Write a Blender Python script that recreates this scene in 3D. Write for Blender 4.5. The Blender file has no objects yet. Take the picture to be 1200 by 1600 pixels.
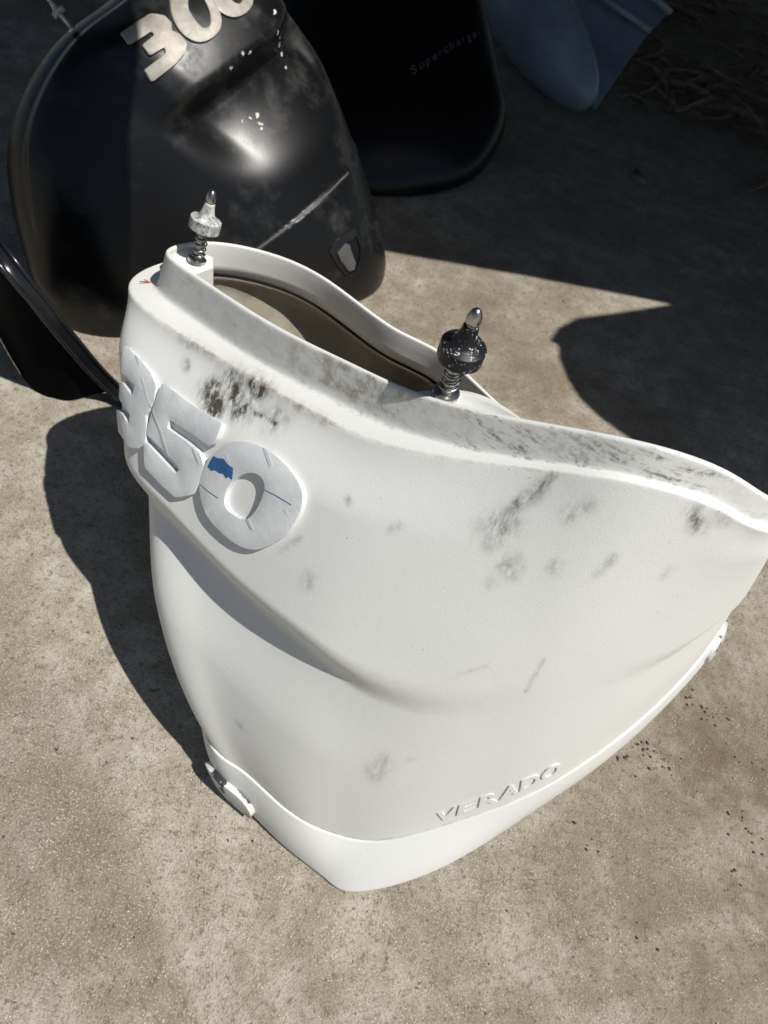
import bpy, bmesh, math, random
import numpy as np
from mathutils import Vector, Matrix, noise as mnoise
random.seed(7); rng = np.random.default_rng(7)
sc = bpy.context.scene
COL = sc.collection
# ---------------------------------------------------------------- camera
PITCH, ROLL, CAM_H = math.radians(52), math.radians(18), 1.2
f = Vector((0, math.cos(PITCH), -math.sin(PITCH))); rt = Vector((1, 0, 0)); up = rt.cross(f)
cx = math.cos(ROLL)*rt + math.sin(ROLL)*up; cy = -math.sin(ROLL)*rt + math.cos(ROLL)*up
cam = bpy.data.cameras.new('camera'); camo = bpy.data.objects.new('camera', cam); COL.objects.link(camo)
camo.matrix_world = Matrix(((cx.x, cy.x, -f.x, 0), (cx.y, cy.y, -f.y, 0), (cx.z, cy.z, -f.z, CAM_H), (0, 0, 0, 1)))
cam.sensor_fit = 'VERTICAL'; cam.sensor_height = 24; cam.lens = 24*1130/1600
cam.clip_start = .02; cam.clip_end = 200
cam.dof.use_dof = True; cam.dof.focus_distance = .80; cam.dof.aperture_fstop = 5.0
sc.camera = camo
# ---------------------------------------------------------------- sky, sun, exposure
SUN_AZ, SUN_EL = math.radians(-17), math.radians(62)      # azimuth from +x, counter-clockwise
w = bpy.data.worlds.new('World'); sc.world = w; w.use_nodes = True
nt = w.node_tree; sky = nt.nodes.new('ShaderNodeTexSky'); sky.sky_type = 'NISHITA'; sky.sun_disc = False
sky.sun_elevation = SUN_EL; sky.sun_rotation = math.pi/2 - SUN_AZ
nt.links.new(sky.outputs[0], nt.nodes['Background'].inputs[0]); nt.nodes['Background'].inputs[1].default_value = .05
sd = Vector((math.cos(SUN_EL)*math.cos(SUN_AZ), math.cos(SUN_EL)*math.sin(SUN_AZ), math.sin(SUN_EL)))
sun = bpy.data.lights.new('sun', 'SUN'); sun.energy = 4.8; sun.angle = math.radians(.53); sun.color = (1, .965, .905)
suno = bpy.data.objects.new('sun', sun); COL.objects.link(suno); suno.location = sd*6
suno.rotation_euler = sd.to_track_quat('Z', 'Y').to_euler()
sc.view_settings.view_transform = 'Standard'; sc.view_settings.look = 'None'
sc.view_settings.exposure = .05; sc.view_settings.gamma = 1.0; sc.view_settings.use_curve_mapping = False
sc.render.engine = 'CYCLES'
sc.cycles.use_adaptive_sampling = True; sc.cycles.adaptive_threshold = .02
sc.cycles.max_bounces = 6; sc.cycles.diffuse_bounces = 3; sc.cycles.glossy_bounces = 3
# ---------------------------------------------------------------- helpers
def tag(o, label=None, cat=None, group=None, kind=None):
    for k, v in (('label', label), ('category', cat), ('group', group), ('kind', kind)):
        if v: o[k] = v
    return o
def obj(name, me, mat=None, parent=None, smooth=True, sharp=0):
    if not isinstance(me, bpy.types.Mesh):
        bm = me; me = bpy.data.meshes.new(name); bm.to_mesh(me); bm.free()
    me.name = name
    if mat: me.materials.clear(); me.materials.append(mat)
    if smooth:
        me.polygons.foreach_set('use_smooth', [True]*len(me.polygons))
        if sharp:
            bm = bmesh.new(); bm.from_mesh(me); ca = math.cos(math.radians(sharp))
            for e in bm.edges:
                if len(e.link_faces) == 2 and e.link_faces[0].normal.dot(e.link_faces[1].normal) < ca: e.smooth = False
            bm.to_mesh(me); bm.free()
    o = bpy.data.objects.new(name, me); COL.objects.link(o)
    if parent: o.parent = parent
    return o
def empty(name, loc=(0, 0, 0)):
    o = bpy.data.objects.new(name, None); o.location = loc; o.empty_display_size = .1; COL.objects.link(o); return o
def adopt(o, root):
    """world-space mesh becomes a child of the empty without moving"""
    o.parent = root; o.matrix_parent_inverse = Matrix.Translation(-root.location); return o
def grid_mesh(name, P, wrap=True, flip=False):
    """P: rows x cols x 3"""
    P = np.asarray(P, float); r, c = P.shape[:2]
    idx = np.arange(r*c).reshape(r, c); a = idx[:-1]; b = idx[1:]
    if wrap: a2, b2 = np.roll(a, -1, 1), np.roll(b, -1, 1)
    else: a, b, a2, b2 = a[:, :-1], b[:, :-1], a[:, 1:], b[:, 1:]
    q = np.stack([a, a2, b2, b] if flip else [a, b, b2, a2], -1).reshape(-1, 4)
    me = bpy.data.meshes.new(name); me.from_pydata(P.reshape(-1, 3).tolist(), [], q.tolist()); me.update(); return me
def sstep(a, b, x):
    t = np.clip((x-a)/(b-a), 0, 1); return t*t*(3-2*t)
def pspline(P, nu):
    """closed C2 cubic through the points P, nu samples"""
    P = np.array(P, float); n = len(P); M = np.zeros((n, n))
    for i in range(n): M[i, i] = 4; M[i, (i+1) % n] += 1; M[i, (i-1) % n] += 1
    D = np.linalg.solve(M, 3*(np.roll(P, -1, 0)-np.roll(P, 1, 0)))
    u = np.arange(nu)*n/nu; i = np.floor(u).astype(int) % n; t = (u-np.floor(u))[:, None]; j = (i+1) % n
    return (2*t**3-3*t**2+1)*P[i]+(t**3-2*t**2+t)*D[i]+(-2*t**3+3*t**2)*P[j]+(t**3-t**2)*D[j]
def per(a, nu): return pspline(np.array(a, float)[:, None], nu)[:, 0]
def rounded(L, k=.16, n=2):
    """cut the corners of a closed outline"""
    for _ in range(n):
        L = [q for i in range(len(L)) for q in ((L[i][0]*(1-k)+L[(i+1) % len(L)][0]*k, L[i][1]*(1-k)+L[(i+1) % len(L)][1]*k), (L[i][0]*k+L[(i+1) % len(L)][0]*(1-k), L[i][1]*k+L[(i+1) % len(L)][1]*(1-k)))]
    return L
def smooth_loop(L, n=44): return [tuple(p) for p in pspline(L, n)]
def plate(outline, holes, mapf, h0, h1, cuts=1, bevel=.0, sx=1., sy=1.):
    """flat outline (2-D, with holes) laid on a surface: mapf(x, y, height) -> point; a slab from height h0 to h1"""
    bm = bmesh.new(); loops = []
    for L in [outline]+list(holes):
        vs = [bm.verts.new((x*sx, y*sy, 0)) for x, y in L]
        loops.append([bm.edges.new((vs[i], vs[(i+1) % len(vs)])) for i in range(len(vs))])
    bmesh.ops.triangle_fill(bm, use_beauty=True, edges=[e for l in loops for e in l])
    for _ in range(cuts): bmesh.ops.subdivide_edges(bm, edges=bm.edges[:], cuts=1)
    bmesh.ops.triangulate(bm, faces=bm.faces[:])
    ret = bmesh.ops.extrude_face_region(bm, geom=bm.faces[:])
    top = {v for v in ret['geom'] if isinstance(v, bmesh.types.BMVert)}
    for v in bm.verts: v.co = Vector(mapf(v.co.x/sx, v.co.y/sy, h1 if v in top else h0))
    bmesh.ops.recalc_face_normals(bm, faces=bm.faces[:])
    if bevel:
        es = [e for e in bm.edges if all(v in top for v in e.verts) and len(e.link_faces) == 2 and e.link_faces[0].normal.dot(e.link_faces[1].normal) < .5]
        bmesh.ops.bevel(bm, geom=es, offset=bevel, segments=2, affect='EDGES', profile=.6, clamp_overlap=True)
    return bm
def lathe(prof, n=24, M=None):
    bm = bmesh.new(); rows = []
    for r, z in prof:
        rows.append([bm.verts.new((r*math.cos(2*math.pi*k/n), r*math.sin(2*math.pi*k/n), z)) for k in range(n)])
    for a, b in zip(rows, rows[1:]):
        for k in range(n): bm.faces.new((a[k], a[(k+1) % n], b[(k+1) % n], b[k]))
    bm.faces.new(rows[0][::-1]); bm.faces.new(rows[-1])
    if M: bmesh.ops.transform(bm, matrix=M, verts=bm.verts)
    bmesh.ops.recalc_face_normals(bm, faces=bm.faces[:]); return bm
def tube(path, r, n=8, bm=None):
    bm = bm or bmesh.new(); P = [Vector(p) for p in path]; rows = []
    for i, p in enumerate(P):
        t = (P[min(i+1, len(P)-1)]-P[max(i-1, 0)]).normalized(); s = t.cross(Vector((0, .03, 1))).normalized(); q = s.cross(t)
        rr = r[i] if hasattr(r, '__len__') else r
        rows.append([bm.verts.new(p+(s*math.cos(2*math.pi*k/n)+q*math.sin(2*math.pi*k/n))*rr) for k in range(n)])
    for a, b in zip(rows, rows[1:]):
        for k in range(n): bm.faces.new((a[k], b[k], b[(k+1) % n], a[(k+1) % n]))
    bm.faces.new(rows[0]); bm.faces.new(rows[-1][::-1])
    bmesh.ops.recalc_face_normals(bm, faces=bm.faces[:]); return bm
def slab(pts, th, down=Vector((0, 0, -1))):
    """a flat polygon in space with thickness th"""
    bm = bmesh.new(); a = [bm.verts.new(p) for p in pts]; b = [bm.verts.new(Vector(p)+down*th) for p in pts]
    bm.faces.new(a); bm.faces.new(b[::-1])
    for i in range(len(a)): j = (i+1) % len(a); bm.faces.new((a[i], b[i], b[j], a[j]))
    bmesh.ops.recalc_face_normals(bm, faces=bm.faces[:]); return bm
# ---------------------------------------------------------------- materials
class NT:
    def __init__(s, name):
        s.m = bpy.data.materials.new(name); s.m.use_nodes = True; s.t = s.m.node_tree; s.b = s.t.nodes['Principled BSDF']
        s.co = s.t.nodes.new('ShaderNodeTexCoord').outputs['Object']
    def n(s, typ, **kw):
        nd = s.t.nodes.new(typ)
        for k, v in kw.items():
            if k.startswith('i_'):
                key = k[2:]; nd.inputs[int(key) if key.isdigit() else key].default_value = v
            else: setattr(nd, k, v)
        return nd
    def l(s, a, b): s.t.links.new(a, b)
    def noise(s, scale, detail=4, rough=.6, vec=None, stretch=None):
        nd = s.n('ShaderNodeTexNoise', i_Scale=scale, i_Detail=detail, i_Roughness=rough); src = vec or s.co
        if stretch:
            mp = s.n('ShaderNodeMapping'); mp.inputs['Scale'].default_value = stretch; s.l(src, mp.inputs[0]); src = mp.outputs[0]
        s.l(src, nd.inputs['Vector']); return nd.outputs[0]
    def ramp(s, x, stops):
        r = s.n('ShaderNodeValToRGB'); cr = r.color_ramp
        while len(cr.elements) < len(stops): cr.elements.new(.5)
        for e, (p, c) in zip(cr.elements, stops):
            e.position = p; e.color = (c, c, c, 1) if not hasattr(c, '__len__') else (*c, 1)
        s.l(x, r.inputs[0]); return r.outputs[0]
    def math(s, op, a, b=None, clamp=False):
        nd = s.n('ShaderNodeMath', operation=op, use_clamp=clamp)
        for i, x in enumerate((a, b)):
            if x is None: continue
            if hasattr(x, 'is_output'): s.l(x, nd.inputs[i])
            else: nd.inputs[i].default_value = x
        return nd.outputs[0]
    def mix(s, fac, a, b):
        nd = s.n('ShaderNodeMix', data_type='RGBA')
        for x, k in ((fac, 0), (a, 6), (b, 7)):
            if hasattr(x, 'is_output'): s.l(x, nd.inputs[k])
            else: nd.inputs[k].default_value = (*x, 1) if hasattr(x, '__len__') else x
        return nd.outputs[2]
    def attr(s, name): return s.n('ShaderNodeAttribute', attribute_name=name).outputs['Fac']
    def bump(s, h, strength, dist, prev=None):
        nd = s.n('ShaderNodeBump', i_Strength=strength, i_Distance=dist); s.l(h, nd.inputs['Height'])
        if prev: s.l(prev, nd.inputs['Normal'])
        return nd.outputs[0]
    def out(s, color=None, rough=None, normal=None, metal=None, spec=None):
        for x, k in ((color, 'Base Color'), (rough, 'Roughness'), (normal, 'Normal'), (metal, 'Metallic'), (spec, 'Specular IOR Level')):
            if x is None: continue
            if hasattr(x, 'is_output'): s.l(x, s.b.inputs[k])
            else: s.b.inputs[k].default_value = (*x, 1) if hasattr(x, '__len__') else x
        return s.m
def m_white():
    t = NT('white_paint')
    base = t.mix(t.ramp(t.noise(3.5, 3), [(.35, 0.), (.7, 1.)]), (.755, .76, .735), (.715, .72, .695))
    # grime: placed smears broken up by two noises, plus fine specks
    d = t.attr('dirt'); br = t.math('MULTIPLY', t.ramp(t.noise(70, 4, .75, stretch=(1.6, .7, .7)), [(.36, .0), (.70, 1.)]), t.ramp(t.noise(28, 2, .6), [(.3, .25), (.6, 1.)]))
    dm = t.math('MULTIPLY', d, t.math('ADD', t.math('MULTIPLY', br, 2.3), .16), True)
    col = t.mix(dm, base, t.mix(t.noise(40, 3), (.035, .032, .029), (.11, .09, .07)))
    sc_ = t.attr('scuff'); st = t.math('MULTIPLY', t.ramp(t.noise(26, 4, .78, stretch=(.45, 1.3, 2.8)), [(.485, 0.), (.60, 1.)]), t.ramp(t.noise(140, 2, .7), [(.38, .1), (.6, 1.)]))
    col = t.mix(t.math('MULTIPLY', sc_, t.math('MULTIPLY', st, .9), True), col, (.13, .128, .125))
    gr = t.attr('grime'); gm = t.math('MULTIPLY', gr, t.ramp(t.noise(60, 3, .7), [(.42, 0.), (.7, 1.)]))
    col = t.mix(gm, col, (.30, .22, .14))
    vo = t.n('ShaderNodeTexVoronoi', i_Scale=75.); t.l(t.co, vo.inputs['Vector'])
    spk = t.math('MULTIPLY', t.math('LESS_THAN', vo.outputs['Distance'], .055), t.ramp(t.noise(9, 2), [(.52, 0.), (.6, 1.)]))
    col = t.mix(t.math('MULTIPLY', spk, .7), col, (.13, .115, .10))
    b1 = t.bump(t.noise(520, 2, .5), .19, .0012)
    b2 = t.bump(t.noise(60, 3, .5), .10, .002, b1)
    return t.out(col, t.math('ADD', t.math('MULTIPLY', dm, .25), .40), b2, spec=.45)
def m_digit():
    t = NT('taped_digit')
    base = t.mix(t.ramp(t.noise(22, 3), [(.4, 0.), (.62, 1.)]), (.70, .72, .725), (.60, .62, .635))
    wv = t.n('ShaderNodeTexWave', i_Scale=5.5, i_Distortion=2.2, i_Detail=2., **{'i_Detail Scale': 1.6}); mp = t.n('ShaderNodeMapping'); mp.inputs['Rotation'].default_value = (.5, .9, .4); t.l(t.co, mp.inputs[0]); t.l(mp.outputs[0], wv.inputs['Vector'])
    cr = t.math('MULTIPLY', t.ramp(wv.outputs['Fac'], [(.968, 0.), (.99, 1.)]), t.ramp(t.noise(18, 2), [(.50, 0.), (.58, 1.)]))
    col = t.mix(t.math('MULTIPLY', cr, .42), base, (.34, .38, .44))
    return t.out(col, .42, t.bump(cr, .4, .0015, t.bump(t.noise(38, 3, .6), .22, .003, t.bump(t.noise(420, 1), .2, .001))), spec=.45)
def m_simple(name, c, rough=.5, metal=0., spec=.5, var=.25, scale=20, bumpd=.0, bscale=200):
    t = NT(name); c2 = tuple(x*(1-var) for x in c)
    col = t.mix(t.ramp(t.noise(scale, 3), [(.35, 0.), (.7, 1.)]), c, c2)
    return t.out(col, rough, t.bump(t.noise(bscale, 3), .4, bumpd) if bumpd else None, metal, spec)
def m_black():
    t = NT('black_gelcoat')
    dust = t.math('MULTIPLY', t.ramp(t.noise(7, 4, .66), [(.51, 0.), (.70, 1.)]), t.ramp(t.noise(60, 2, .7), [(.3, .35), (.65, 1.)]))
    col = t.mix(t.math('MULTIPLY', dust, .42), (.005, .0055, .0065), (.075, .075, .072))
    rough = t.math('ADD', t.math('MULTIPLY', dust, .22), .31)
    return t.out(col, rough, t.bump(t.noise(420, 2), .10, .0008), spec=.4)
def m_concrete():
    t = NT('concrete')
    big = t.noise(2.4, 3, .62); mid = t.noise(17, 4, .72); fine = t.noise(85, 3, .75); vfine = t.noise(330, 1, .75)
    col = t.mix(t.ramp(mid, [(.36, 0.), (.62, 1.)]), (.46, .43, .36), (.285, .255, .20))
    bl = t.ramp(t.noise(3.6, 4, .68), [(.43, 0.), (.60, 1.)])
    col = t.mix(t.math('MULTIPLY', bl, .62), col, (.215, .175, .12))
    col = t.mix(t.math('MULTIPLY', t.ramp(big, [(.50, 0.), (.62, 1.)]), .45), col, (.16, .13, .092))
    col = t.mix(t.ramp(fine, [(.52, 0.), (.66, .75)]), col, (.13, .108, .08))
    col = t.mix(t.ramp(vfine, [(.32, .6), (.44, 0.)]), col, (.54, .505, .43))
    col = t.mix(t.ramp(vfine, [(.57, 0.), (.70, .55)]), col, (.12, .10, .075))
    # brown earth and old oil, where the yard is stained
    st = t.attr('stain'); stm = t.math('MULTIPLY', st, t.ramp(t.noise(8, 4, .7), [(.36, 0.38), (.60, 1.)]))
    col = t.mix(t.math('MULTIPLY', stm, .8), col, (.135, .095, .06))
    sp = t.ramp(t.noise(46, 3, .8), [(.66, 0.), (.70, 1.)])
    col = t.mix(t.math('MULTIPLY', sp, .8), col, (.075, .05, .034))
    vo = t.n('ShaderNodeTexVoronoi', i_Scale=210.); t.l(t.co, vo.inputs['Vector'])
    grit = t.math('MULTIPLY', t.math('LESS_THAN', vo.outputs['Distance'], .20), t.ramp(t.noise(27, 2), [(.5, .0), (.6, .8)]))
    col = t.mix(grit, col, (.60, .56, .48))
    # hairline cracks
    ds = t.n('ShaderNodeVectorMath', operation='ADD'); nz = t.n('ShaderNodeTexNoise', i_Scale=9., i_Detail=3.); t.l(t.co, nz.inputs['Vector'])
    sc2 = t.n('ShaderNodeVectorMath', operation='SCALE'); sc2.inputs['Scale'].default_value = .22; t.l(nz.outputs['Color'], sc2.inputs[0]); t.l(t.co, ds.inputs[0]); t.l(sc2.outputs[0], ds.inputs[1])
    v2 = t.n('ShaderNodeTexVoronoi', feature='DISTANCE_TO_EDGE', i_Scale=7.); t.l(ds.outputs[0], v2.inputs['Vector'])
    ck = t.math('MULTIPLY', t.ramp(v2.outputs['Distance'], [(.0, 1.), (.012, 0.)]), t.ramp(t.noise(5, 2), [(.54, 0.), (.62, 1.)]))
    col = t.mix(t.math('MULTIPLY', ck, .3), col, (.09, .075, .055))
    hgt = t.math('SUBTRACT', t.math('ADD', t.math('MULTIPLY', fine, .6), t.math('MULTIPLY', vfine, .5)), t.math('MULTIPLY', ck, .15))
    nb = t.bump(mid, .35, .008, t.bump(hgt, .8, .005))
    return t.out(col, .92, nb, spec=.25)
WHITE, DIGIT, BLACK, CONCRETE = m_white(), m_digit(), m_black(), m_concrete()
LINING = m_simple('raw_lining', (.36, .325, .26), .85, var=.35, scale=14, bumpd=.002)
STEEL = m_simple('worn_steel', (.55, .54, .52), .32, 1., var=.7, scale=90)
RUBBER = m_simple('flecked_rubber', (.012, .013, .016), .45, var=.3, scale=40, spec=.3)
CHALK = m_simple('oversprayed_white', (.62, .62, .60), .6, var=.7, scale=110)
SILVER = m_simple('weathered_silver', (.40, .37, .32), .5, .1, var=.35, scale=30, bumpd=.001)
BLUE = m_simple('old_blue_paint', (.02, .13, .34), .45, var=.3, scale=60)
RED = m_simple('red_pencil', (.55, .09, .03), .7)
NAVY = m_simple('navy_gelcoat', (.33, .39, .48), .30, var=.3, scale=6)
DARKB = m_simple('dark_gelcoat', (.006, .007, .009), .34, var=.2, scale=6, spec=.35)
PRINT = m_simple('grey_print', (.16, .16, .18), .5)
TRIMB = m_simple('black_trim', (.012, .013, .016), .22, var=.3)
SHADOWB = m_simple('shadow_black', (.005, .0055, .007), .8, var=.3, spec=.03)
SOIL = m_simple('brown_crumbs', (.095, .068, .046), .95, var=.6, scale=70)
DRY = m_simple('dry_leaf', (.42, .31, .20), .9, var=.6, scale=25)
CASTER_DARK = m_simple('shade_caster_dark', (.03, .033, .035), .9)
# RUBBER and CHALK carry white overspray flecks
for m_, lo in ((RUBBER, .595), (CHALK, .58)):
    t = NT.__new__(NT); t.m = m_; t.t = m_.node_tree; t.b = t.t.nodes['Principled BSDF']; t.co = t.n('ShaderNodeTexCoord').outputs['Object']
    old = t.b.inputs['Base Color'].links[0].from_socket
    t.out(t.mix(t.ramp(t.noise(170, 4, .75), [(lo, 0.), (lo+.04, 1.)]), old, (.6, .62, .63) if m_ is RUBBER else (.04, .04, .045)))
# ---------------------------------------------------------------- ground
nx = 240
gx = np.concatenate([[-60, -20, -6], np.linspace(-2.2, 2.6, nx), [6, 20, 60]]); gy = np.concatenate([[-30, -8, -2], np.linspace(-.6, 5.4, nx), [9, 30, 120]])
X, Y = np.meshgrid(gx, gy); Zg = np.zeros_like(X)
inn = (np.abs(X) < 2.5) & (Y < 5.3) & (Y > -.6)
me = grid_mesh('ground', np.stack([X, Y, Zg], -1), wrap=False, flip=True)
stain = np.zeros_like(X)
for x, y, r, s_ in ((.75, .62, .30, 1.), (.85, .42, .32, 1.), (.7, .25, .25, .8), (.58, .32, .2, .8), (.64, .60, .12, 1.), (.45, .12, .2, .6), (.12, 1.72, .22, .8), (.30, 1.95, .2, .7), (-.05, 1.6, .15, .7), (.25, 1.5, .2, .8), (.66, .2, .25, .6), (.1, .05, .22, .5), (.35, .05, .2, .6), (-.1, .0, .2, .35), (.1, .95, .35, .6), (-.3, 0, .2, .2)):
    stain = np.maximum(stain, s_*np.exp(-((X-x)**2+(Y-y)**2)/r**2))
at = me.attributes.new('stain', 'FLOAT', 'POINT'); at.data.foreach_set('value', stain.ravel())
tag(obj('ground', me, CONCRETE), kind='structure')
# ---------------------------------------------------------------- white cowl
R=[(-0.3863,0.7895,0.5857),(-0.3311,0.7458,0.5937),(-0.2030,0.6684,0.6224),(-0.0914,0.6113,0.6517),(0.0040,0.5644,0.6823),(0.0989,0.5342,0.7193),(0.1586,0.5199,0.7435),(0.2179,0.5090,0.7615),(0.2824,0.5115,0.7578),(0.3292,0.5148,0.7430),(0.3631,0.5294,0.7260),(0.3800,0.5780,0.6870),(0.3420,0.6420,0.6310),(0.2580,0.7050,0.5700),(0.1494,0.7688,0.5100),(0.0236,0.8575,0.5050),(-0.0740,0.8753,0.5150),(-0.1929,0.9158,0.5300),(-0.2927,0.9113,0.5450),(-0.3631,0.8662,0.5620)]
E=[(-0.4425,0.7830,0.5187),(-0.3378,0.6965,0.5382),(-0.2074,0.6257,0.5717),(-0.0949,0.5661,0.6035),(-0.0053,0.5294,0.6350),(0.0909,0.5107,0.6767),(0.1524,0.4986,0.7064),(0.2108,0.4904,0.7294),(0.2837,0.4935,0.7300),(0.3336,0.4983,0.7160),(0.3770,0.5197,0.6990),(0.3937,0.5811,0.6560),(0.3550,0.6545,0.5950),(0.2712,0.7250,0.5290),(0.1657,0.7940,0.4670),(0.0365,0.8846,0.4620),(-0.0662,0.9043,0.4720),(-0.1880,0.9454,0.4870),(-0.3011,0.9401,0.5020),(-0.3869,0.8845,0.5190)]
F=[(-0.3991,0.7872,0.5319),(-0.3390,0.7343,0.5429),(-0.2098,0.6562,0.5746),(-0.0971,0.5996,0.6064),(-0.0004,0.5532,0.6395),(0.0960,0.5236,0.6801),(0.1567,0.5101,0.7092),(0.2174,0.5000,0.7320),(0.2830,0.5035,0.7310),(0.3310,0.5080,0.7170),(0.3680,0.5260,0.7000),(0.3800,0.5780,0.6570),(0.3420,0.6420,0.5960),(0.2580,0.7050,0.5300),(0.1516,0.7722,0.4670),(0.0253,0.8611,0.4620),(-0.0730,0.8792,0.4720),(-0.1922,0.9197,0.4870),(-0.2939,0.9151,0.5020),(-0.3663,0.8687,0.5190)]
S=[(-0.1417,0.3433,0.1100),(-0.0846,0.3197,0.1028),(-0.0211,0.2955,0.0945),(0.0335,0.2808,0.0870),(0.0887,0.2803,0.0788),(0.1550,0.2906,0.1016),(0.2379,0.3289,0.1600),(0.3132,0.3739,0.2169),(0.3831,0.4371,0.2733),(0.4526,0.5245,0.3301),(0.5109,0.6313,0.3700),(0.5050,0.6950,0.3600),(0.4550,0.7650,0.3300),(0.3700,0.8150,0.2900),(0.2300,0.8350,0.2400),(0.0900,0.8250,0.2000),(-0.0400,0.7800,0.1700),(-0.1400,0.6800,0.1500),(-0.2000,0.5600,0.1300),(-0.1950,0.4400,0.1200)]
B=[(-0.1160,0.3275,0.0000),(-0.0549,0.2927,0.0000),(-0.0046,0.2690,-0.0000),(0.0405,0.2513,0.0000),(0.0891,0.2334,0.0000),(0.1361,0.2279,0.0125),(0.2342,0.2777,0.0692),(0.3294,0.3663,0.1292),(0.4143,0.4549,0.1823),(0.4940,0.5614,0.2308),(0.5673,0.6875,0.2700),(0.5600,0.7400,0.2500),(0.5000,0.8000,0.1900),(0.3900,0.8300,0.1200),(0.2400,0.8300,0.0500),(0.1000,0.8100,0.0000),(-0.0200,0.7500,0.0000),(-0.1100,0.6600,0.0000),(-0.1750,0.5400,0.0000),(-0.1700,0.4200,0.0000)]
NU = 480; VS = np.linspace(0, 1, 241)
BUL=[.036,.037,.038,.038,.038,.034,.028,.020,.012,.006,.002,.0,.01,.03,.03,.03,.03,.03,.03,.034]
KB=[-.75,-.6,-.4,-.2,0,.2,.25,.25,.25,.25,.25,.25,.2,.1,0,0,0,0,-.2,-.5]
CRV=[.375,.395,.412,.422,.447,.475,.488,.5,.505,.5,.48,.46,.44,.42,.40,.38,.37,.36,.35,.35]
CRD=[.020,.023,.024,.020,.012,.004,.001,0,.002,.005,.003,.0,.01,.022,.022,.022,.022,.022,.022,.020]

D3=[(0.402,0.0949),(0.677,0.0988),(0.841,0.1059),(0.943,0.1212),(0.910,0.1513),(0.812,0.1848),(0.750,0.1999),(0.752,0.2180),(0.707,0.2628),(0.582,0.2857),(0.379,0.3035),(0.295,0.2957),(0.000,0.2917),(0.107,0.2513),(0.302,0.2416),(0.424,0.2509),(0.469,0.2296),(0.370,0.2217),(0.243,0.2182),(0.292,0.1777),(0.377,0.1726),(0.537,0.1830),(0.609,0.1541),(0.492,0.1523),(0.339,0.1580),(0.362,0.1329)]
D5=[(1.022,0.1073),(1.243,0.1068),(1.463,0.1071),(1.778,0.1041),(1.881,0.1033),(1.841,0.1339),(1.752,0.1575),(1.460,0.1592),(1.142,0.1660),(1.099,0.1877),(1.400,0.1823),(1.600,0.1841),(1.672,0.2031),(1.584,0.2500),(1.476,0.2826),(1.182,0.3203),(0.920,0.3220),(0.658,0.3158),(0.674,0.2664),(0.726,0.2570),(0.951,0.2630),(1.200,0.2683),(1.273,0.2528),(1.222,0.2468),(0.991,0.2433),(0.750,0.2410),(0.751,0.2295),(0.914,0.1546)]
D0O=[(2.127,0.1121),(2.355,0.1001),(2.601,0.0991),(2.818,0.1081),(2.971,0.1231),(3.019,0.1404),(2.996,0.1713),(2.875,0.2149),(2.738,0.2462),(2.541,0.2804),(2.328,0.3019),(2.102,0.3099),(1.868,0.3078),(1.688,0.2963),(1.605,0.2669),(1.606,0.2364),(1.686,0.1979),(1.821,0.1618),(1.972,0.1320)]
D0I=[(2.268,0.1579),(2.415,0.1455),(2.508,0.1530),(2.509,0.1749),(2.449,0.2066),(2.356,0.2345),(2.254,0.2504),(2.117,0.2550),(2.004,0.2515),(1.986,0.2345),(2.022,0.2121),(2.121,0.1835)]
CHIP=[(1.816,0.1689),(1.865,0.1677),(1.955,0.1602),(2.020,0.1648),(2.094,0.1648),(2.092,0.1760),(2.086,0.1878),(2.037,0.1875),(2.004,0.1938),(1.962,0.1892),(1.903,0.1936),(1.842,0.1938),(1.793,0.2004),(1.731,0.1985),(1.774,0.1821)]
LN1=[(2.523,0.1644),(2.692,0.1607),(2.883,0.1608),(2.882,0.1620),(2.685,0.1624),(2.521,0.1657)]
LN2=[(1.617,0.2458),(1.746,0.2463),(1.895,0.2440),(1.893,0.2454),(1.740,0.2480),(1.614,0.2472)]
VER=[(5.599,0.9610),(7.385,0.9363),(5.546,0.9145),(7.269,0.8658)]
DIRT=[(1.578,0.0597,1.685,0.0890,0.0119,1.20),(1.795,0.0254,2.008,0.0648,0.0127,1.00),(1.974,0.0121,2.220,0.0102,0.0110,1.00),(2.171,0.0540,2.434,0.0513,0.0034,0.80),(2.231,0.0190,2.422,0.0383,0.0170,0.40),(1.214,0.0438,1.231,0.0497,0.0059,0.45),(1.129,-0.0050,1.508,-0.0018,0.0051,0.50),(2.331,-0.0068,2.962,-0.0020,0.0051,0.40),(1.698,0.0291,1.730,0.0386,0.0212,0.25),(5.165,0.1131,5.356,0.0971,0.0127,0.50),(5.373,0.0723,5.703,0.0289,0.0068,0.45),(5.698,0.0267,5.855,0.0008,0.0034,0.50),(6.241,0.0739,6.492,0.0463,0.0068,0.30),(5.530,0.1826,5.577,0.1698,0.0093,0.40),(6.225,0.1807,6.239,0.1726,0.0059,0.30),(5.342,0.2065,5.388,0.1998,0.0059,0.30),(7.986,0.0566,7.885,0.0241,0.0076,0.50),(8.378,0.0176,8.372,0.0038,0.0068,0.35),(4.505,0.7264,4.627,0.6764,0.0110,0.28),(4.952,0.6723,5.008,0.6682,0.0042,0.25),(3.170,0.3011,3.196,0.2856,0.0076,0.25),(4.141,0.1334,4.220,0.1237,0.0042,0.35),(3.543,0.1056,3.571,0.1108,0.0034,0.40),(1.583,0.8073,1.688,0.8132,0.0051,0.25),(6.333,0.4926,6.453,0.4016,0.0021,0.35),(7.736,0.1917,7.749,0.1739,0.0051,0.20),(5.167,0.4242,5.625,0.3969,0.0025,0.15),(2.766,0.2643,3.006,0.2168,0.0034,0.30),(6.833,0.1959,7.014,0.1515,0.0042,0.20)]
e = pspline(E, NU); s = pspline(S, NU); rim = pspline(R, NU); fl = pspline(F, NU); bt = pspline(B, NU)
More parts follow.
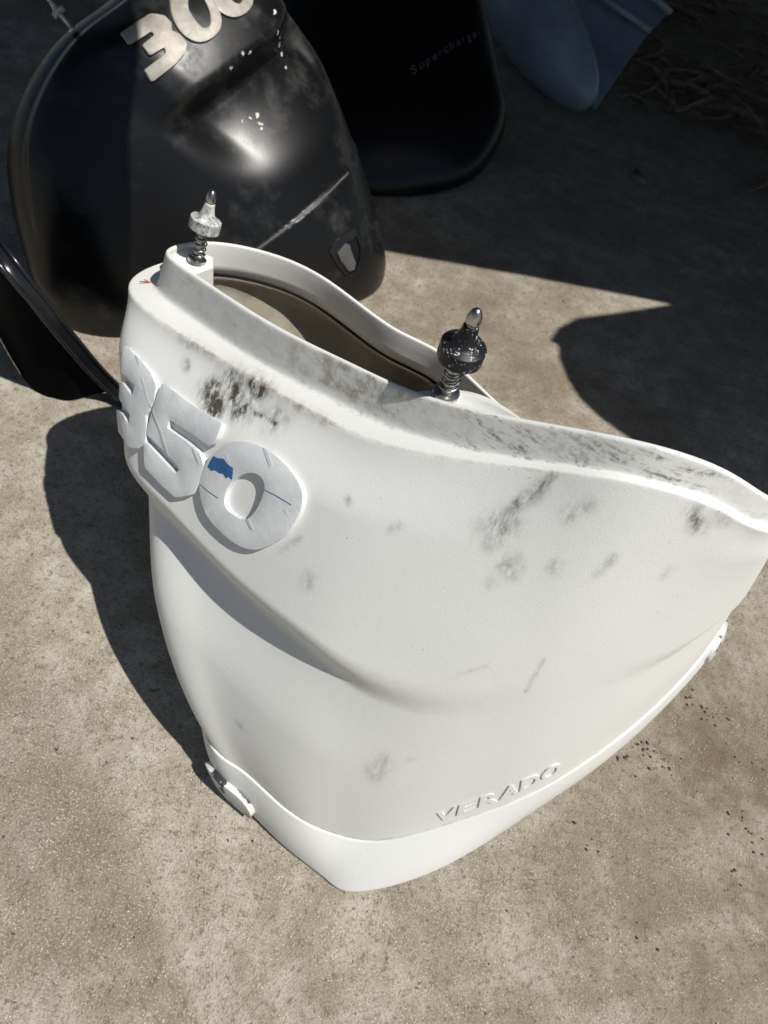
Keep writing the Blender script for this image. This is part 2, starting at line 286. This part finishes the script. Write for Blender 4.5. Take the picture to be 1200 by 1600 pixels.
bul = per(BUL, NU); kb = per(KB, NU); cv = per(CRV, NU); cd = np.clip(per(CRD, NU), 0, None)
def hn(L):   # outward normal of a closed loop, seen from above
    t = np.roll(L, -1, 0)-np.roll(L, 1, 0); n = np.stack([t[:, 1], -t[:, 0], 0*t[:, 0]], -1); n /= np.linalg.norm(n, axis=1, keepdims=True)
    return n if (n*(L-L.mean(0)))[:, :2].sum() > 0 else -n
mid = .5*(e+s); n0 = np.cross(e-s, np.roll(mid, -1, 0)-np.roll(mid, 1, 0)); n0 /= np.linalg.norm(n0, axis=1, keepdims=True)
if ((mid-mid.mean(0))*n0).sum() < 0: n0 = -n0
rows = []
for v in VS:
    wv = v-cv
    d = bul*4*v*(1-v)*(1+kb*(1-2*v)) + cd*(1-sstep(-.035, .06, wv))*sstep(0, .14, v) - cd*.45*sstep(-.01, .06, wv)*(1-sstep(.05, .30, wv))
    rows.append(e+(s-e)*v+n0*d[:, None])
BODY = np.array(rows)
du = np.roll(BODY, -1, 1)-np.roll(BODY, 1, 1); dv = np.gradient(BODY, axis=0); BN = np.cross(du, dv); BN /= np.linalg.norm(BN, axis=-1, keepdims=True)
if (BN[120]*n0).sum() < 0: BN = -BN
def surf(u, v, h=0.):
    """point of the shell at column u (0..20), height v (0 rim ledge .. 1 seam), h above the paint"""
    x = (u*NU/20) % NU; y = min(max(v*240, 0), 239.999); i, j = int(x), int(y); a, b = x-i, y-j; i2 = (i+1) % NU
    def lp(G): return (G[j, i]*(1-a)+G[j, i2]*a)*(1-b)+(G[j+1, i]*(1-a)+G[j+1, i2]*a)*b
    n = lp(BN); return lp(BODY)+n/np.linalg.norm(n)*h
def bez(a, b, c, k): return [a*(1-t)**2+b*2*t*(1-t)+c*t*t for t in np.linspace(0, 1, k)]
hr = hn(rim)
top = bez(BODY[2], e, e+(fl-e)*.12, 7)                               # rounded ledge edge
led = [e+(fl-e)*x for x in (.4, .75)]
fil = bez(e+(fl-e)*.88, fl, fl+(rim-fl)*.16, 5)
flg = [fl+(rim-fl)*x for x in (.3, .5, .7, .85, .94)]
Z = np.array([0, 0, 1.])
ri = rim-hr*.006
lip = bez(fl+(rim-fl)*.96, rim, rim-hr*.002+Z*.001, 4)[1:]+bez(rim-hr*.0045+Z*.001, ri, ri-Z*.003, 4)
inn_ = [ri-Z*x-hr*.0005 for x in (.010, .02, .035, .05)]+[ri-Z*.051+hr*.004, ri-Z*.046+hr*.006]
low = [s-n0*.002, s-n0*.005]
allrows = low[::-1]+list(BODY[:2:-1])+top+led+fil+flg+lip+inn_
nb = len(low)+len(BODY[:2:-1])
me = grid_mesh('shell', np.array(allrows))
AR = np.array(allrows); nr = len(AR)
dirt = np.zeros((nr, NU))
for u1, v1, u2, v2, r, st in DIRT:
    a, b = surf(u1, max(v1, .005)), surf(u2, max(v2, .005)); ab = b-a; t = np.clip(((AR-a)@ab)/(ab@ab+1e-9), 0, 1)
    dd = np.linalg.norm(AR-a-t[..., None]*ab, axis=-1); dirt = np.maximum(dirt, st*np.exp(-(dd/(r*1.25))**2))
U = np.arange(NU)*20/NU
scuff = np.zeros((nr, NU)); rowf = np.zeros(nr); rowf[nb+9:nb+9+12] = 1.
du_ = .22+.8*np.exp(-((U-4.9)/.55)**2)+1.0*np.exp(-((U-7.4)/.8)**2)+.3*np.exp(-((U-3.2)/.5)**2)+.35*np.exp(-((U-6.2)/.5)**2)
scuff = rowf[:, None]*np.clip(du_, 0, 1)[None]
grime = np.zeros((nr, NU)); gr_u = .25+.75*np.exp(-((U-1.3)/.35)**2)+.8*np.exp(-((U-2.7)/.7)**2)+.35*np.exp(-((U-5)/1.)**2)
grime[nb+2:nb+6] = gr_u[None]*.8; grime[nb+14:nb+20] = (.15+.75*np.exp(-((U-3.2)/.8)**2))[None]
grime[1:5] = .5
for nm_, ar_ in (('dirt', dirt), ('scuff', scuff), ('grime', grime)):
    at = me.attributes.new(nm_, 'FLOAT', 'POINT'); at.data.foreach_set('value', ar_.ravel())
cowl = empty('engine_cowl', (.12, .55, 0))
tag(cowl, 'white engine cowl standing on the concrete, raised digits 350 on its side', 'engine cowl')
shell = adopt(obj('shell', me, WHITE), cowl)
# band below the seam, standing a little proud of the shell
hs = hn(s); hb = hn(bt)
def band(w, h=0.):
    p = s+(bt-s)*w; return p+(hs*(1-w)+hb*w)*(.0025+.010*4*w*(1-w)*.5+h)
br_ = [s-n0*.004+Z*.001, s+hs*.0005+Z*.0012, s+hs*.0022+Z*.0008, band(.02)]+[band(x) for x in np.linspace(.08, .88, 14)]
br_ += bez(band(.90), bt+hb*.003, bt-hb*.012, 6)+[bt-hb*.014+Z*.02]
adopt(obj('lower_band', grid_mesh('lower_band', np.array(br_)[::-1]), WHITE), cowl)
# raw inside of the moulding
ins = [ri-Z*.054-hr*.003, ri-Z*.056-hr*.0035, ri-Z*.062-hr*.001, BODY[14]-BN[14]*.012]+[BODY[k]-BN[k]*.012 for k in range(24, 241, 12)]+[s-hs*.012, band(.5)-hs*.016, bt-hb*.016+Z*.004]
adopt(obj('inner_lining', grid_mesh('inner_lining', np.array(ins), flip=True), LINING), cowl)
# raised digits 3 5 0
smap = lambda u, v, h: surf(u, v, h)
for out_, hol in ((rounded(D3, .09, 1), []), (rounded(D5, .09, 1), []), (smooth_loop(D0O), [smooth_loop(D0I, 28)])):
    dg = adopt(obj('digit', plate(out_, hol, smap, -.002, .0078, cuts=1, bevel=.0009, sx=.11, sy=.5), DIGIT, sharp=50), cowl)
pt = obj('exposed_patch', plate(CHIP, [], smap, .0070, .0083, cuts=1, sx=.11, sy=.5), BLUE, smooth=False); adopt(pt, cowl); pt.parent = dg; pt.matrix_parent_inverse = dg.matrix_parent_inverse.copy() @ Matrix()
for ln in (LN1, LN2):
    lo_ = obj('blue_line', plate(ln, [], smap, .0070, .0081, cuts=1, sx=.11, sy=.5), BLUE, smooth=False); lo_.parent = dg; lo_.matrix_parent_inverse = Matrix.Identity(4)
pt['label'] = 'patch of old blue paint showing on the digit'
pt.parent = dg; pt.matrix_parent_inverse = Matrix.Identity(4)
# raised lettering above the seam
def font_polys(ch, bold=0.):
    cu = bpy.data.curves.new('t', 'FONT'); cu.body = ch; cu.size = 1; cu.resolution_u = 3; cu.offset = bold
    o = bpy.data.objects.new('t', cu); COL.objects.link(o); bpy.context.view_layer.update()
    me_ = bpy.data.meshes.new_from_object(o); bpy.data.objects.remove(o); return me_
def letter(name, ch, mapf, h0, h1, mat, x0, x1, shear=.0, bold=0.):
    """one character squeezed into x0..x1 of the text box, laid on a surface"""
    me_ = font_polys(ch, bold); bm = bmesh.new(); bm.from_mesh(me_)
    xs = [v.co.x for v in bm.verts]; ys = [v.co.y for v in bm.verts]; a, b = min(xs), max(xs); c, d = min(ys), max(max(ys), .7)
    for v in bm.verts: v.co = Vector(((v.co.x-a)/(b-a+1e-6), v.co.y/.7, 0))
    bmesh.ops.triangulate(bm, faces=bm.faces[:]); bmesh.ops.subdivide_edges(bm, edges=bm.edges[:], cuts=1)
    ret = bmesh.ops.extrude_face_region(bm, geom=bm.faces[:]); tp = {v for v in ret['geom'] if isinstance(v, bmesh.types.BMVert)}
    for v in bm.verts: v.co = Vector(mapf(x0+(x1-x0)*v.co.x+shear*v.co.y, v.co.y, h1 if v in tp else h0))
    bmesh.ops.recalc_face_normals(bm, faces=bm.faces[:]); bpy.data.meshes.remove(me_)
    return obj(name, bm, mat, sharp=45)
def quad(Q, x, y): return tuple((Q[0][k]*(1-x)+Q[1][k]*x)*(1-y)+(Q[2][k]*(1-x)+Q[3][k]*x)*y for k in (0, 1))
vmap = lambda x, y, h: surf(*quad(VER, x, y), h)
for k, ch in enumerate('VERADO'): adopt(letter('letter', ch, vmap, -.001, .0021, WHITE, k/6+.002, (k+1)/6-.014, .03, .022), cowl)
# emblem plates on the band
def band_at(u, w_, h):
    x = (u*NU/20) % NU; i = int(x); a = x-i; p = band(w_, h); return p[i]*(1-a)+p[(i+1) % NU]*a
def emblem(u0, u1, w0, w1, h):
    L = [(u0+(u1-u0)*(.5+.5*math.cos(t)*abs(math.cos(t))**-.35 if abs(math.cos(t)) > .01 else .5), w0+(w1-w0)*(.5+.5*math.sin(t))) for t in np.linspace(0, 2*math.pi, 21)[:-1]]
    return plate(L, [], band_at, -.003, h, cuts=1, bevel=.002, sx=.06, sy=.1)
EMB = m_simple('chipped_emblem', (.60, .60, .585), .5, var=.1)
t = NT.__new__(NT); t.m = EMB; t.t = EMB.node_tree; t.b = t.t.nodes['Principled BSDF']; t.co = t.n('ShaderNodeTexCoord').outputs['Object']
old = t.b.inputs['Base Color'].links[0].from_socket
t.out(t.mix(t.ramp(t.noise(26, 3, .6), [(.52, 0.), (.55, 1.)]), old, (.02, .022, .03)))
adopt(obj('emblem', emblem(-.1, 1.40, .42, .86, .009), EMB, sharp=40), cowl)
adopt(obj('emblem', emblem(9.6, 10.4, .12, .5, .005), EMB, sharp=40), cowl)
# latch pins on their bosses
def pin(root, base, tip, collar_mat, name='latch_pin'):
    b, tp = Vector(base), Vector(tip); L = (tp-b).length; k = L/.118
    M = Matrix.Translation(b) @ (tp-b).to_track_quat('Z', 'Y').to_matrix().to_4x4() @ Matrix.Scale(k, 4)
    sh = adopt(obj(name, lathe([(.0155, -.004), (.0155, .002), (.0075, .003), (.0072, .045), (.0098, .046), (.0098, .050), (.0062, .051), (.0062, .099), (.005, .1)], 20, M), STEEL, sharp=40), root)
    sp = [M @ Vector((.0098*math.cos(a), .0098*math.sin(a), .005+.043*a/(2*math.pi*4.6))) for a in np.linspace(0, 2*math.pi*4.6, 110)]
    parts = [obj('spring', tube(sp, .0013*k, 6), STEEL)]
    parts.append(obj('rubber_collar', lathe([(.008, .0515), (.0242, .052), (.0250, .0526), (.0250, .0695), (.0242, .0704), (.0170, .0716), (.0132, .0755), (.0108, .0815), (.0094, .088), (.0084, .0955), (.0062, .0962)], 28, M), collar_mat, sharp=40))
    parts.append(obj('pin_tip', lathe([(.0050, .0985), (.0076, .0995), (.0082, .1025), (.0077, .108), (.0058, .1140), (.003, .1172), (.0005, .118)], 20, M), STEEL))
    for p in parts: p.parent = sh; p.matrix_parent_inverse = Matrix.Identity(4)
    return sh
pin(cowl, (.0234, .5827, .683), (.0249, .5808, .795), RUBBER)
pin(cowl, (-.3496, .8051, .575), (-.337, .8295, .668), CHALK)
def boss(i0, i1, drop, width, th):
    """web swelling inwards from the rim, hollowed a little, with thickness"""
    ii = np.arange(int(i0*NU/20), int(i1*NU/20)+1) % NU; m = len(ii); tt = np.linspace(0, 1, m)
    ring = ri[ii]-Z*drop-hr[ii]*.0008; I = ring-hr[ii]*(width*np.sin(math.pi*tt**.75)**1.2)[:, None]-Z*.002
    top_ = [ring*(1-t)+I*t-Z*.008*math.sin(math.pi*t)*np.sin(math.pi*tt)[:, None] for t in np.linspace(0, 1, 7)]
    G = np.array(top_+[I-Z*.003, I-Z*th]); return grid_mesh('pin_boss', G, wrap=False)
zb = lambda l, z: [Vector((p[0], p[1], z)) for p in l]
adopt(obj('pin_boss', boss(3.8, 5.15, .004, .032, .03), WHITE), cowl)
adopt(obj('pin_boss', slab(zb([(-.3925, .8042), (-.3713, .7862), (-.3412, .7744), (-.3251, .802), (-.3346, .8233), (-.3681, .8308)], .572), .03), WHITE, smooth=False), cowl)
bm = tube([(-.4232, .7794, .5285), (-.4150, .7815, .5285), (-.4072, .7834, .5285)], .0007, 5); tube([(-.4198, .7861, .5285), (-.4072, .7834, .5285)], .0007, 5, bm)
adopt(obj('pencil_mark', bm, RED), cowl)['label'] = 'small red pencil arrow on the ledge'
# ---------------------------------------------------------------- domed covers lying behind
BK_FR=((-0.6476,1.5064,0.2792),(-0.7113,-0.2383,0.6613),(0.1774,0.8495,0.4969),(0.6801,-0.4708,0.5619))
BK_OUT=[(0.3074,-0.2217),(0.3387,-0.1199),(0.3419,0.0037),(0.3147,0.1158),(0.2861,0.2333),(0.2259,0.3497),(0.1549,0.4088),(0.0647,0.4130),(-0.0415,0.4078),(-0.1393,0.3838),(-0.3304,0.2945),(-0.4950,0.1934),(-0.5553,0.1334),(-0.5658,0.0546),(-0.5118,-0.0595),(-0.3949,-0.2133),(-0.2618,-0.3427),(-0.0900,-0.4587),(0.0205,-0.4672),(0.1154,-0.4222),(0.1956,-0.3579),(0.2537,-0.2973)]
BK3=[(0.2841,0.0337),(0.2738,0.0684),(0.2627,0.1027),(0.2438,0.1132),(0.2290,0.1093),(0.2223,0.0962),(0.2081,0.1008),(0.1908,0.0958),(0.1855,0.0775),(0.1887,0.0453),(0.2016,-0.0076),(0.2233,0.0009),(0.2165,0.0284),(0.2120,0.0505),(0.2182,0.0580),(0.2293,0.0273),(0.2485,0.0345),(0.2412,0.0658),(0.2479,0.0693),(0.2636,0.0211)]
BK0O=[(0.2341,0.1231),(0.2105,0.1057),(0.1862,0.1066),(0.1676,0.1232),(0.1573,0.1533),(0.1614,0.1827),(0.1819,0.2049),(0.2053,0.2155),(0.2369,0.2081),(0.2503,0.1849),(0.2496,0.1564)]
BK0I=[(0.2206,0.1605),(0.2055,0.1481),(0.1874,0.1424),(0.1753,0.1522),(0.1794,0.1700),(0.1956,0.1892),(0.2164,0.1988),(0.2281,0.1889)]
BK0O2=[(0.2088,0.2150),(0.1844,0.1981),(0.1593,0.2002),(0.1400,0.2180),(0.1293,0.2495),(0.1334,0.2797),(0.1546,0.3015),(0.1787,0.3114),(0.2114,0.3024),(0.2254,0.2778),(0.2247,0.2485)]
BK0I2=[(0.1947,0.2541),(0.1792,0.2420),(0.1604,0.2370),(0.1479,0.2475),(0.1521,0.2658),(0.1688,0.2848),(0.1903,0.2937),(0.2024,0.2830)]
BK_CREST=[(0.1408,-0.1546),(0.1565,-0.0801),(0.1491,-0.0174),(0.1092,0.1130),(0.0573,0.2793)]
BK_SEAM=[(-0.0956,-0.3098),(-0.1636,-0.0997),(-0.2068,0.0495),(-0.2551,0.2044)]
BK_EM=[(-0.3053,0.0088),(-0.3093,0.0528),(-0.3333,0.1002),(-0.3688,0.0861),(-0.3966,0.0588),(-0.4087,0.0284),(-0.3975,0.0058),(-0.3597,-0.0002)]
BK_EMI=[(-0.3489,0.0147),(-0.3275,0.0210),(-0.3318,0.0518),(-0.3443,0.0581),(-0.3629,0.0496),(-0.3918,0.0410),(-0.4011,0.0284),(-0.3910,0.0146)]
BK_FLK=[(0.0826,0.2994,0.0102),(0.0568,0.2730,0.0068),(0.0422,0.2855,0.0051),(0.0233,0.2923,0.0085),(0.0058,0.2902,0.0085),(-0.0145,0.2730,0.0068),(0.0986,0.1659,0.0068),(0.0875,0.1813,0.0068),(0.0131,0.0897,0.0068),(-0.0066,0.1247,0.0102),(-0.0199,0.1136,0.0102),(0.0031,0.1082,0.0068),(-0.0268,0.1064,0.0068),(0.1019,0.1256,0.0068)]
BK_PIN0=(-0.8726,1.4297,0.5229)
BK_PIN1=(-0.9138,1.4247,0.5687)
SC_FR=((-0.4262,2.6466,0.1701),(-0.7315,0.6384,0.2394),(0.6810,0.7014,0.2102),(0.0337,-0.3168,0.9479))
SC_OUT=[(0.5590,-0.1682),(0.5474,0.1581),(0.4200,0.4369),(0.1807,0.4501),(-0.0979,0.3385),(-0.3177,0.2421),(-0.4254,0.1487),(-0.4936,0.0409),(-0.5192,-0.0750),(-0.4960,-0.2185),(-0.4467,-0.3773),(-0.3642,-0.4907),(-0.1953,-0.5130),(0.2019,-0.3760)]
SC_TXT=[(-0.1830,-0.0748),(-0.0885,0.2638),(-0.1549,-0.0749),(-0.0620,0.2651)]
GC_TIP=(0.2778,3.1723,0.0364)
GC_END=(-0.3741,3.6888,0.3384)
GC_FIN=[(0.3081,3.1692,0.0467),(0.4346,3.6336,0.2064),(0.4910,3.7568,0.2646),(0.3146,3.9439,0.3474),(-0.0737,3.7859,0.3508),(0.0242,3.4644,0.1884),(0.2109,3.2309,0.0822)]
GC_RIB=[(0.1484,3.5928,0.2888),(0.2696,3.5778,0.2644),(0.3781,3.5773,0.2386),(0.4299,3.5741,0.2234),(0.3641,3.6780,0.3172),(0.4275,3.6736,0.3012),(0.4896,3.6763,0.2778)]
CLODS=[(0.696,0.723),(0.606,0.616),(0.778,0.513),(0.553,0.571),(0.547,0.561),(0.452,0.422),(0.631,0.594),(0.373,0.289),(0.744,0.428),(0.702,0.722),(0.615,0.613),(0.771,0.503),(0.503,0.410),(0.775,0.653),(-0.024,0.238),(-0.269,0.369),(-0.007,1.684),(0.208,1.737),(0.306,1.884),(-0.124,1.713),(0.098,1.836),(0.156,1.710),(0.246,1.901),(0.715,0.723),(0.600,0.602),(0.595,0.292),(0.727,0.714),(0.663,0.733),(0.594,0.594),(0.576,0.606),(0.755,0.517),(0.788,0.495),(0.625,0.598),(0.619,0.578),(-0.094,0.259),(-0.374,0.302)]
LEAF=[(0.505,2.776)]
LIT=[(0.077,2.742),(1.019,2.859),(1.196,4.885),(0.478,4.244),(0.115,3.054)]
SHADE=[(-0.251,1.841),(-0.048,1.892),(0.180,1.949),(0.417,2.002),(0.640,2.048),(0.462,1.906),(0.351,1.822),(0.304,1.751),(0.285,1.682),(0.311,1.678),(0.319,1.620),(0.347,1.552),(0.387,1.489),(0.451,1.437),(0.538,1.394),(0.655,1.355),(0.786,1.335),(0.885,1.334)]
TRIM=[(-0.9085,1.0565,0.3600),(-0.8303,0.9893,0.3600),(-0.7706,0.9449,0.3500),(-0.7349,0.9323,0.3200),(-0.7079,0.9333,0.2800),(-0.6826,0.9374,0.2300),(-0.6623,0.9526,0.1700),(-0.6439,0.9750,0.1000),(-0.6186,0.9935,0.0400),(-0.5834,0.9886,0.0100)]
def domed(FR, OUT, height, shape, nphi=300, nrho=110, skirt=.22):
    O, ea, et, n = [np.array(x) for x in FR]; out_ = pspline([(x, y) for x, y in OUT], nphi); c = out_.mean(0)
    rho = 1-(1-np.linspace(0, 1, nrho))**1.6; G = []
    for r in rho:
        at_ = c+(out_-c)*r; q = np.full(nphi, height*max(1-r**3.2, 0)**.5); q = shape(at_[:, 0], at_[:, 1], q, r)
        G.append(O+at_[:, :1]*ea+at_[:, 1:]*et+q[:, None]*n)
    G = np.array(G); last = G[-1]
    sk = [last-n*d-(last-last.mean(0))*k for d, k in ((.02, .03), (.06, .10), (.12, .20), (skirt, .32))]
    foot = sk[-1].copy(); foot[:, 2] = .003; sk.append(foot)
    W = np.concatenate([G, np.array(sk)]); W[..., 2] = np.maximum(W[..., 2], .003)
    Q = (G-O)@n; AT = np.stack([(G-O)@ea, (G-O)@et], -1)
    def onto(a, t, h=0.):
        d = ((AT-np.array([a, t]))**2).sum(-1); k = np.argsort(d.ravel())[:4]; w_ = 1/(d.ravel()[k]+1e-7); q = (Q.ravel()[k]*w_).sum()/w_.sum()
        return O+ea*a+et*t+n*(q+h)
    return W, onto
bc = np.array(BK_CREST); bs_ = np.array(BK_SEAM)
def black_shape(a, t, q, r):
    q = q-.30*np.logaddexp(0, (.02-t)/.035)*.035                     # falls away round the nose
    cr = np.interp(t, bc[:, 1], bc[:, 0]); act = sstep(-.07, .05, t)*(1-sstep(.82, .97, np.full_like(t, r))); wv = cr-a
    q = q+act*(.026*(1-sstep(-.012, .045, wv)) - .042*sstep(-.004, .05, wv)*(1-sstep(.06, .26, wv)))
    sm = np.interp(t, bs_[:, 1], bs_[:, 0]); q = q+.006*sstep(-.003, .003, sm-a)
    rimm = sstep(-.40, -.25, t)*sstep(.14, .22, a)
    return q-(.016*sstep(.956, .962, r) if r < 1 else .016)*rimm
W, onb = domed(BK_FR, BK_OUT, .17, black_shape)
bl = empty('engine_cowl', (float(W[..., 0].mean()), float(W[..., 1].mean()), 0))
tag(bl, 'black engine cowl with silver digits 300 lying behind the white cowl', 'engine cowl')
adopt(obj('shell', grid_mesh('shell', W), BLACK), bl)
bmap = lambda a, t, h: onb(a, t, h)
for o_, h_ in ((rounded(BK3, .10, 1), []), (smooth_loop(BK0O), [smooth_loop(BK0I, 28)]), (smooth_loop(BK0O2), [smooth_loop(BK0I2, 28)])):
    dg = adopt(obj('digit', plate(o_, h_, bmap, -.004, .006, cuts=1, bevel=.0015), SILVER, sharp=50), bl)
sb = [onb(a_, t_, .0015) for a_, t_ in [(bs_[i, 0]*(1-k/12)+bs_[i+1, 0]*k/12, bs_[i, 1]*(1-k/12)+bs_[i+1, 1]*k/12) for i in range(3) for k in range(12)]]
adopt(obj('seam_glint', tube([Vector(p) for p in sb], .0028, 6), m_simple('grey_glint', (.10, .10, .10), .5)), bl)  # grey tube paints in the light caught along the seam
em = adopt(obj('emblem', plate(BK_EM, [[(x*.84+y_*.0-.0705, yy*.84+.0055) for (x, yy), y_ in zip(BK_EM, [0]*9)]], bmap, -.004, .004, cuts=1), TRIMB, sharp=40), bl)
e2 = obj('emblem_figure', plate(BK_EMI, [], bmap, -.003, .005, cuts=1, bevel=.0015), m_simple('grey_emblem', (.09, .09, .09), .4), sharp=40); e2.parent = em; e2.matrix_parent_inverse = em.matrix_parent_inverse.copy(); e2.parent = em; e2.matrix_parent_inverse = Matrix.Identity(4)
FLK = m_simple('bare_fleck', (.62, .60, .56), .6)
for a, t_, r in BK_FLK:
    k = rng.uniform(.5, 1.2, 9); an = rng.uniform(0, 3.1); st = rng.uniform(.45, .8)
    L = []
    for i in range(9):
        x, y = r*.7*k[i]*math.cos(i*2*math.pi/9), r*.7*st*k[i]*math.sin(i*2*math.pi/9); L.append((a+x*math.cos(an)-y*math.sin(an), t_+x*math.sin(an)+y*math.cos(an)))
    adopt(obj('bare_fleck', plate(L, [], bmap, -.001, .0012, cuts=0), FLK, smooth=False), bl)
pin(bl, BK_PIN0, BK_PIN1, CHALK)
# dark cover with the small print
W, ons = domed(SC_FR, SC_OUT, .13, lambda a, t, q, r: q, 180, 60, .16)
sc_o = empty('engine_cover', (float(W[..., 0].mean()), float(W[..., 1].mean()), 0))
tag(sc_o, 'near-black engine cover in the shade with small grey slanted lettering', 'engine cover')
adopt(obj('shell', grid_mesh('shell', W), DARKB), sc_o)
tmap = lambda x, y, h: ons(*quad(SC_TXT, x, y), h)
x = 0.
wd = {'S': 1.1, 'r': .7}
tot = sum(wd.get(c, 1.) for c in 'Supercharger')
for ch in 'Supercharger':
    w_ = wd.get(ch, 1.)/tot; adopt(letter('letter', ch, tmap, -.001, .002, PRINT, x+.012, x+w_-.022, .02), sc_o); x += w_
# gear housing with fin
tip, end = Vector(GC_TIP), Vector(GC_END); L = (end-tip).length
gc = empty('gear_housing', (tip.x, tip.y, 0)); tag(gc, 'blue-grey outboard gear housing with bullet nose and flat fin, in the shade', 'gear housing')
M = Matrix.Translation(tip) @ (end-tip).to_track_quat('Z', 'Y').to_matrix().to_4x4()
prof = [(.004, 0), (.03, .006), (.055, .025), (.085, .07), (.112, .14), (.135, .24), (.15, .36), (.158, .52), (.16, L)]
adopt(obj('bullet_housing', lathe(prof, 40, M), NAVY), gc)
nrm_ = (Vector(GC_FIN[1])-Vector(GC_FIN[0])).cross(Vector(GC_FIN[4])-Vector(GC_FIN[0])).normalized()
if nrm_.z < 0: nrm_ = -nrm_
adopt(obj('fin', slab([Vector(p) for p in GC_FIN], .022, -nrm_), NAVY, smooth=False), gc)
for l_ in (GC_RIB[:4], GC_RIB[4:]): adopt(obj('rib', tube(l_, .013, 8), m_simple('pale_rib', (.34, .38, .44), .35)), gc)
ax = (end-tip).normalized(); sd_ = ax.cross(Vector((0, 0, 1))).normalized(); upv = sd_.cross(ax)
if upv.z < 0: upv = -upv
for k in range(4):
    c = tip+ax*(.50+.028*k)+upv*.148-sd_*(.05)
    adopt(obj('slot', slab([c+ax*.007+sd_*.03, c+ax*.007-sd_*.03, c-ax*.007-sd_*.03, c-ax*.007+sd_*.03], .01, -upv), DARKB, smooth=False), gc)
# black arched trim at the left
T = [Vector(p) for p in TRIM]
def dens(P, k=6):
    out_ = []
    for i in range(len(P)-1):
        p0, p1, p2, p3 = P[max(i-1, 0)], P[i], P[i+1], P[min(i+2, len(P)-1)]
        for j in range(k):
            t = j/k; out_.append(.5*((2*p1)+(p2-p0)*t+(2*p0-5*p1+4*p2-p3)*t*t+(3*p1-p0-3*p2+p3)*t**3))
    return out_+[P[-1]]
TD = dens(T)
tr = empty('trim_strip', (T[-2].x, T[-2].y, 0)); tag(tr, 'curved glossy black trim strip arching down to the concrete at left', 'trim strip')
offv = Vector((.009, .009, .003))
adopt(obj('edge_bead', tube([p+offv for p in TD], .0042, 10), TRIMB), tr); adopt(obj('edge_bead', tube([p-offv for p in TD], .0042, 10), TRIMB), tr)
webp = [[p+offv*1., p+Vector((0, -.002, -.012)), p-offv*1.] for p in TD]
adopt(obj('channel', grid_mesh('channel', np.array(webp), wrap=False), TRIMB), tr)
shadow_wall = [[p-offv*.5-Vector((0, 0, .004)), Vector((p.x-.02, p.y+.01, max(p.z*.55, .003))), Vector((p.x-.03, p.y+.02, .002))] for p in TD]
adopt(obj('shadow_panel', grid_mesh('shadow_panel', np.array(shadow_wall), wrap=False), SHADOWB), tr)  # near-black sheet standing in for the shadow below the strip
# ---------------------------------------------------------------- crumbs, leaves, shade
bm = bmesh.new()
def clod(x, y, r):
    M = Matrix.Translation((x, y, r*.3)) @ Matrix.Rotation(rng.uniform(0, 6.28), 4, 'Z') @ Matrix.Diagonal((r*rng.uniform(.7, 1.5), r*rng.uniform(.6, 1.), r*rng.uniform(.4, .8), 1))
    g = bmesh.ops.create_icosphere(bm, subdivisions=1, radius=1)
    for v in g['verts']: v.co = M @ (v.co*float(rng.uniform(.7, 1.25)))
for x, y in CLODS:
    for _ in range(int(rng.integers(1, 4))+(2 if x > .5 else 0)):
        clod(x+rng.normal(0, .016), y+rng.normal(0, .014), rng.uniform(.0008, .0036 if x > .45 else .0024)*(1 if y < 1 else 1.6))
for _ in range(260): clod(rng.uniform(-.6, 1.0), rng.uniform(-.05, 2.2), rng.uniform(.0006, .002))
tag(obj('dirt_crumbs', bm, SOIL), 'dark brown dirt crumbs scattered on the concrete', 'dirt', kind='stuff')
bm = bmesh.new()
for i in range(230):
    x, y = rng.uniform(.15, 1.5), rng.uniform(2.75, 5.2)
    if (x-.15)*1.0+(y-2.75)*.0 < 0 or y < 3.3-.35*(x-.6): continue
    L_, wd_, an = rng.uniform(.08, .42), rng.uniform(.010, .040), rng.normal(.1, .7); k = rng.normal(0, .8); z0 = rng.uniform(.004, .07); n_ = 9; pr = None
    for j in range(n_+1):
        t = j/n_; px, py = x+L_*t*math.cos(an+k*t), y+L_*t*math.sin(an+k*t); ww = wd_*math.sin(math.pi*min(max(t, .08), .95))+.001; zz = z0+.05*math.sin(math.pi*t)*rng.uniform(.8, 1.2)*L_*2
        q = [bm.verts.new((px+ww*math.sin(an+k*t), py-ww*math.cos(an+k*t), zz)), bm.verts.new((px, py, zz-ww*.35)), bm.verts.new((px-ww*math.sin(an+k*t), py+ww*math.cos(an+k*t), zz+.002))]
        if pr: bm.faces.new((pr[0], pr[1], q[1], q[0])); bm.faces.new((pr[1], pr[2], q[2], q[1]))
        pr = q
tag(obj('leaf_litter', bm, DRY), 'dry brown fronds and leaf litter in the dark corner', 'leaf litter', kind='stuff')
lx, ly = LEAF[0]
bm = slab([Vector((lx-.03, ly-.02, .006)), Vector((lx+.035, ly-.025, .004)), Vector((lx+.02, ly+.01, .012)), Vector((lx-.01, ly+.05, .02))], .001)
tag(obj('fallen_leaf', bm, m_simple('pale_leaf', (.24, .22, .18), .85)), 'single small pale fallen leaf on the shaded concrete', 'leaf')
# unseen sheet added overhead only to cast shade; its outline follows the shadow edges
HT = 1.75; shift = Vector((sd.x, sd.y, 0))*(HT/sd.z)
poly = [(-.42, 1.93), *SHADE, (1.2, 1.30), (3.5, 1.2), (7, 2), (7, 12), (-4, 12), (-4, 1.12), (-1.2, 1.17), (-.72, 1.20), (-.92, 1.38), (-1.12, 1.65), (-1.2, 2.2), (-.9, 2.36), (-.62, 2.22)]
caster = obj('shade_caster', slab([Vector((x, y, HT))+shift for x, y in poly], .012), CASTER_DARK, smooth=False)
tag(caster, 'unseen dark sheet added overhead to shade the back of the concrete', 'shade_caster')
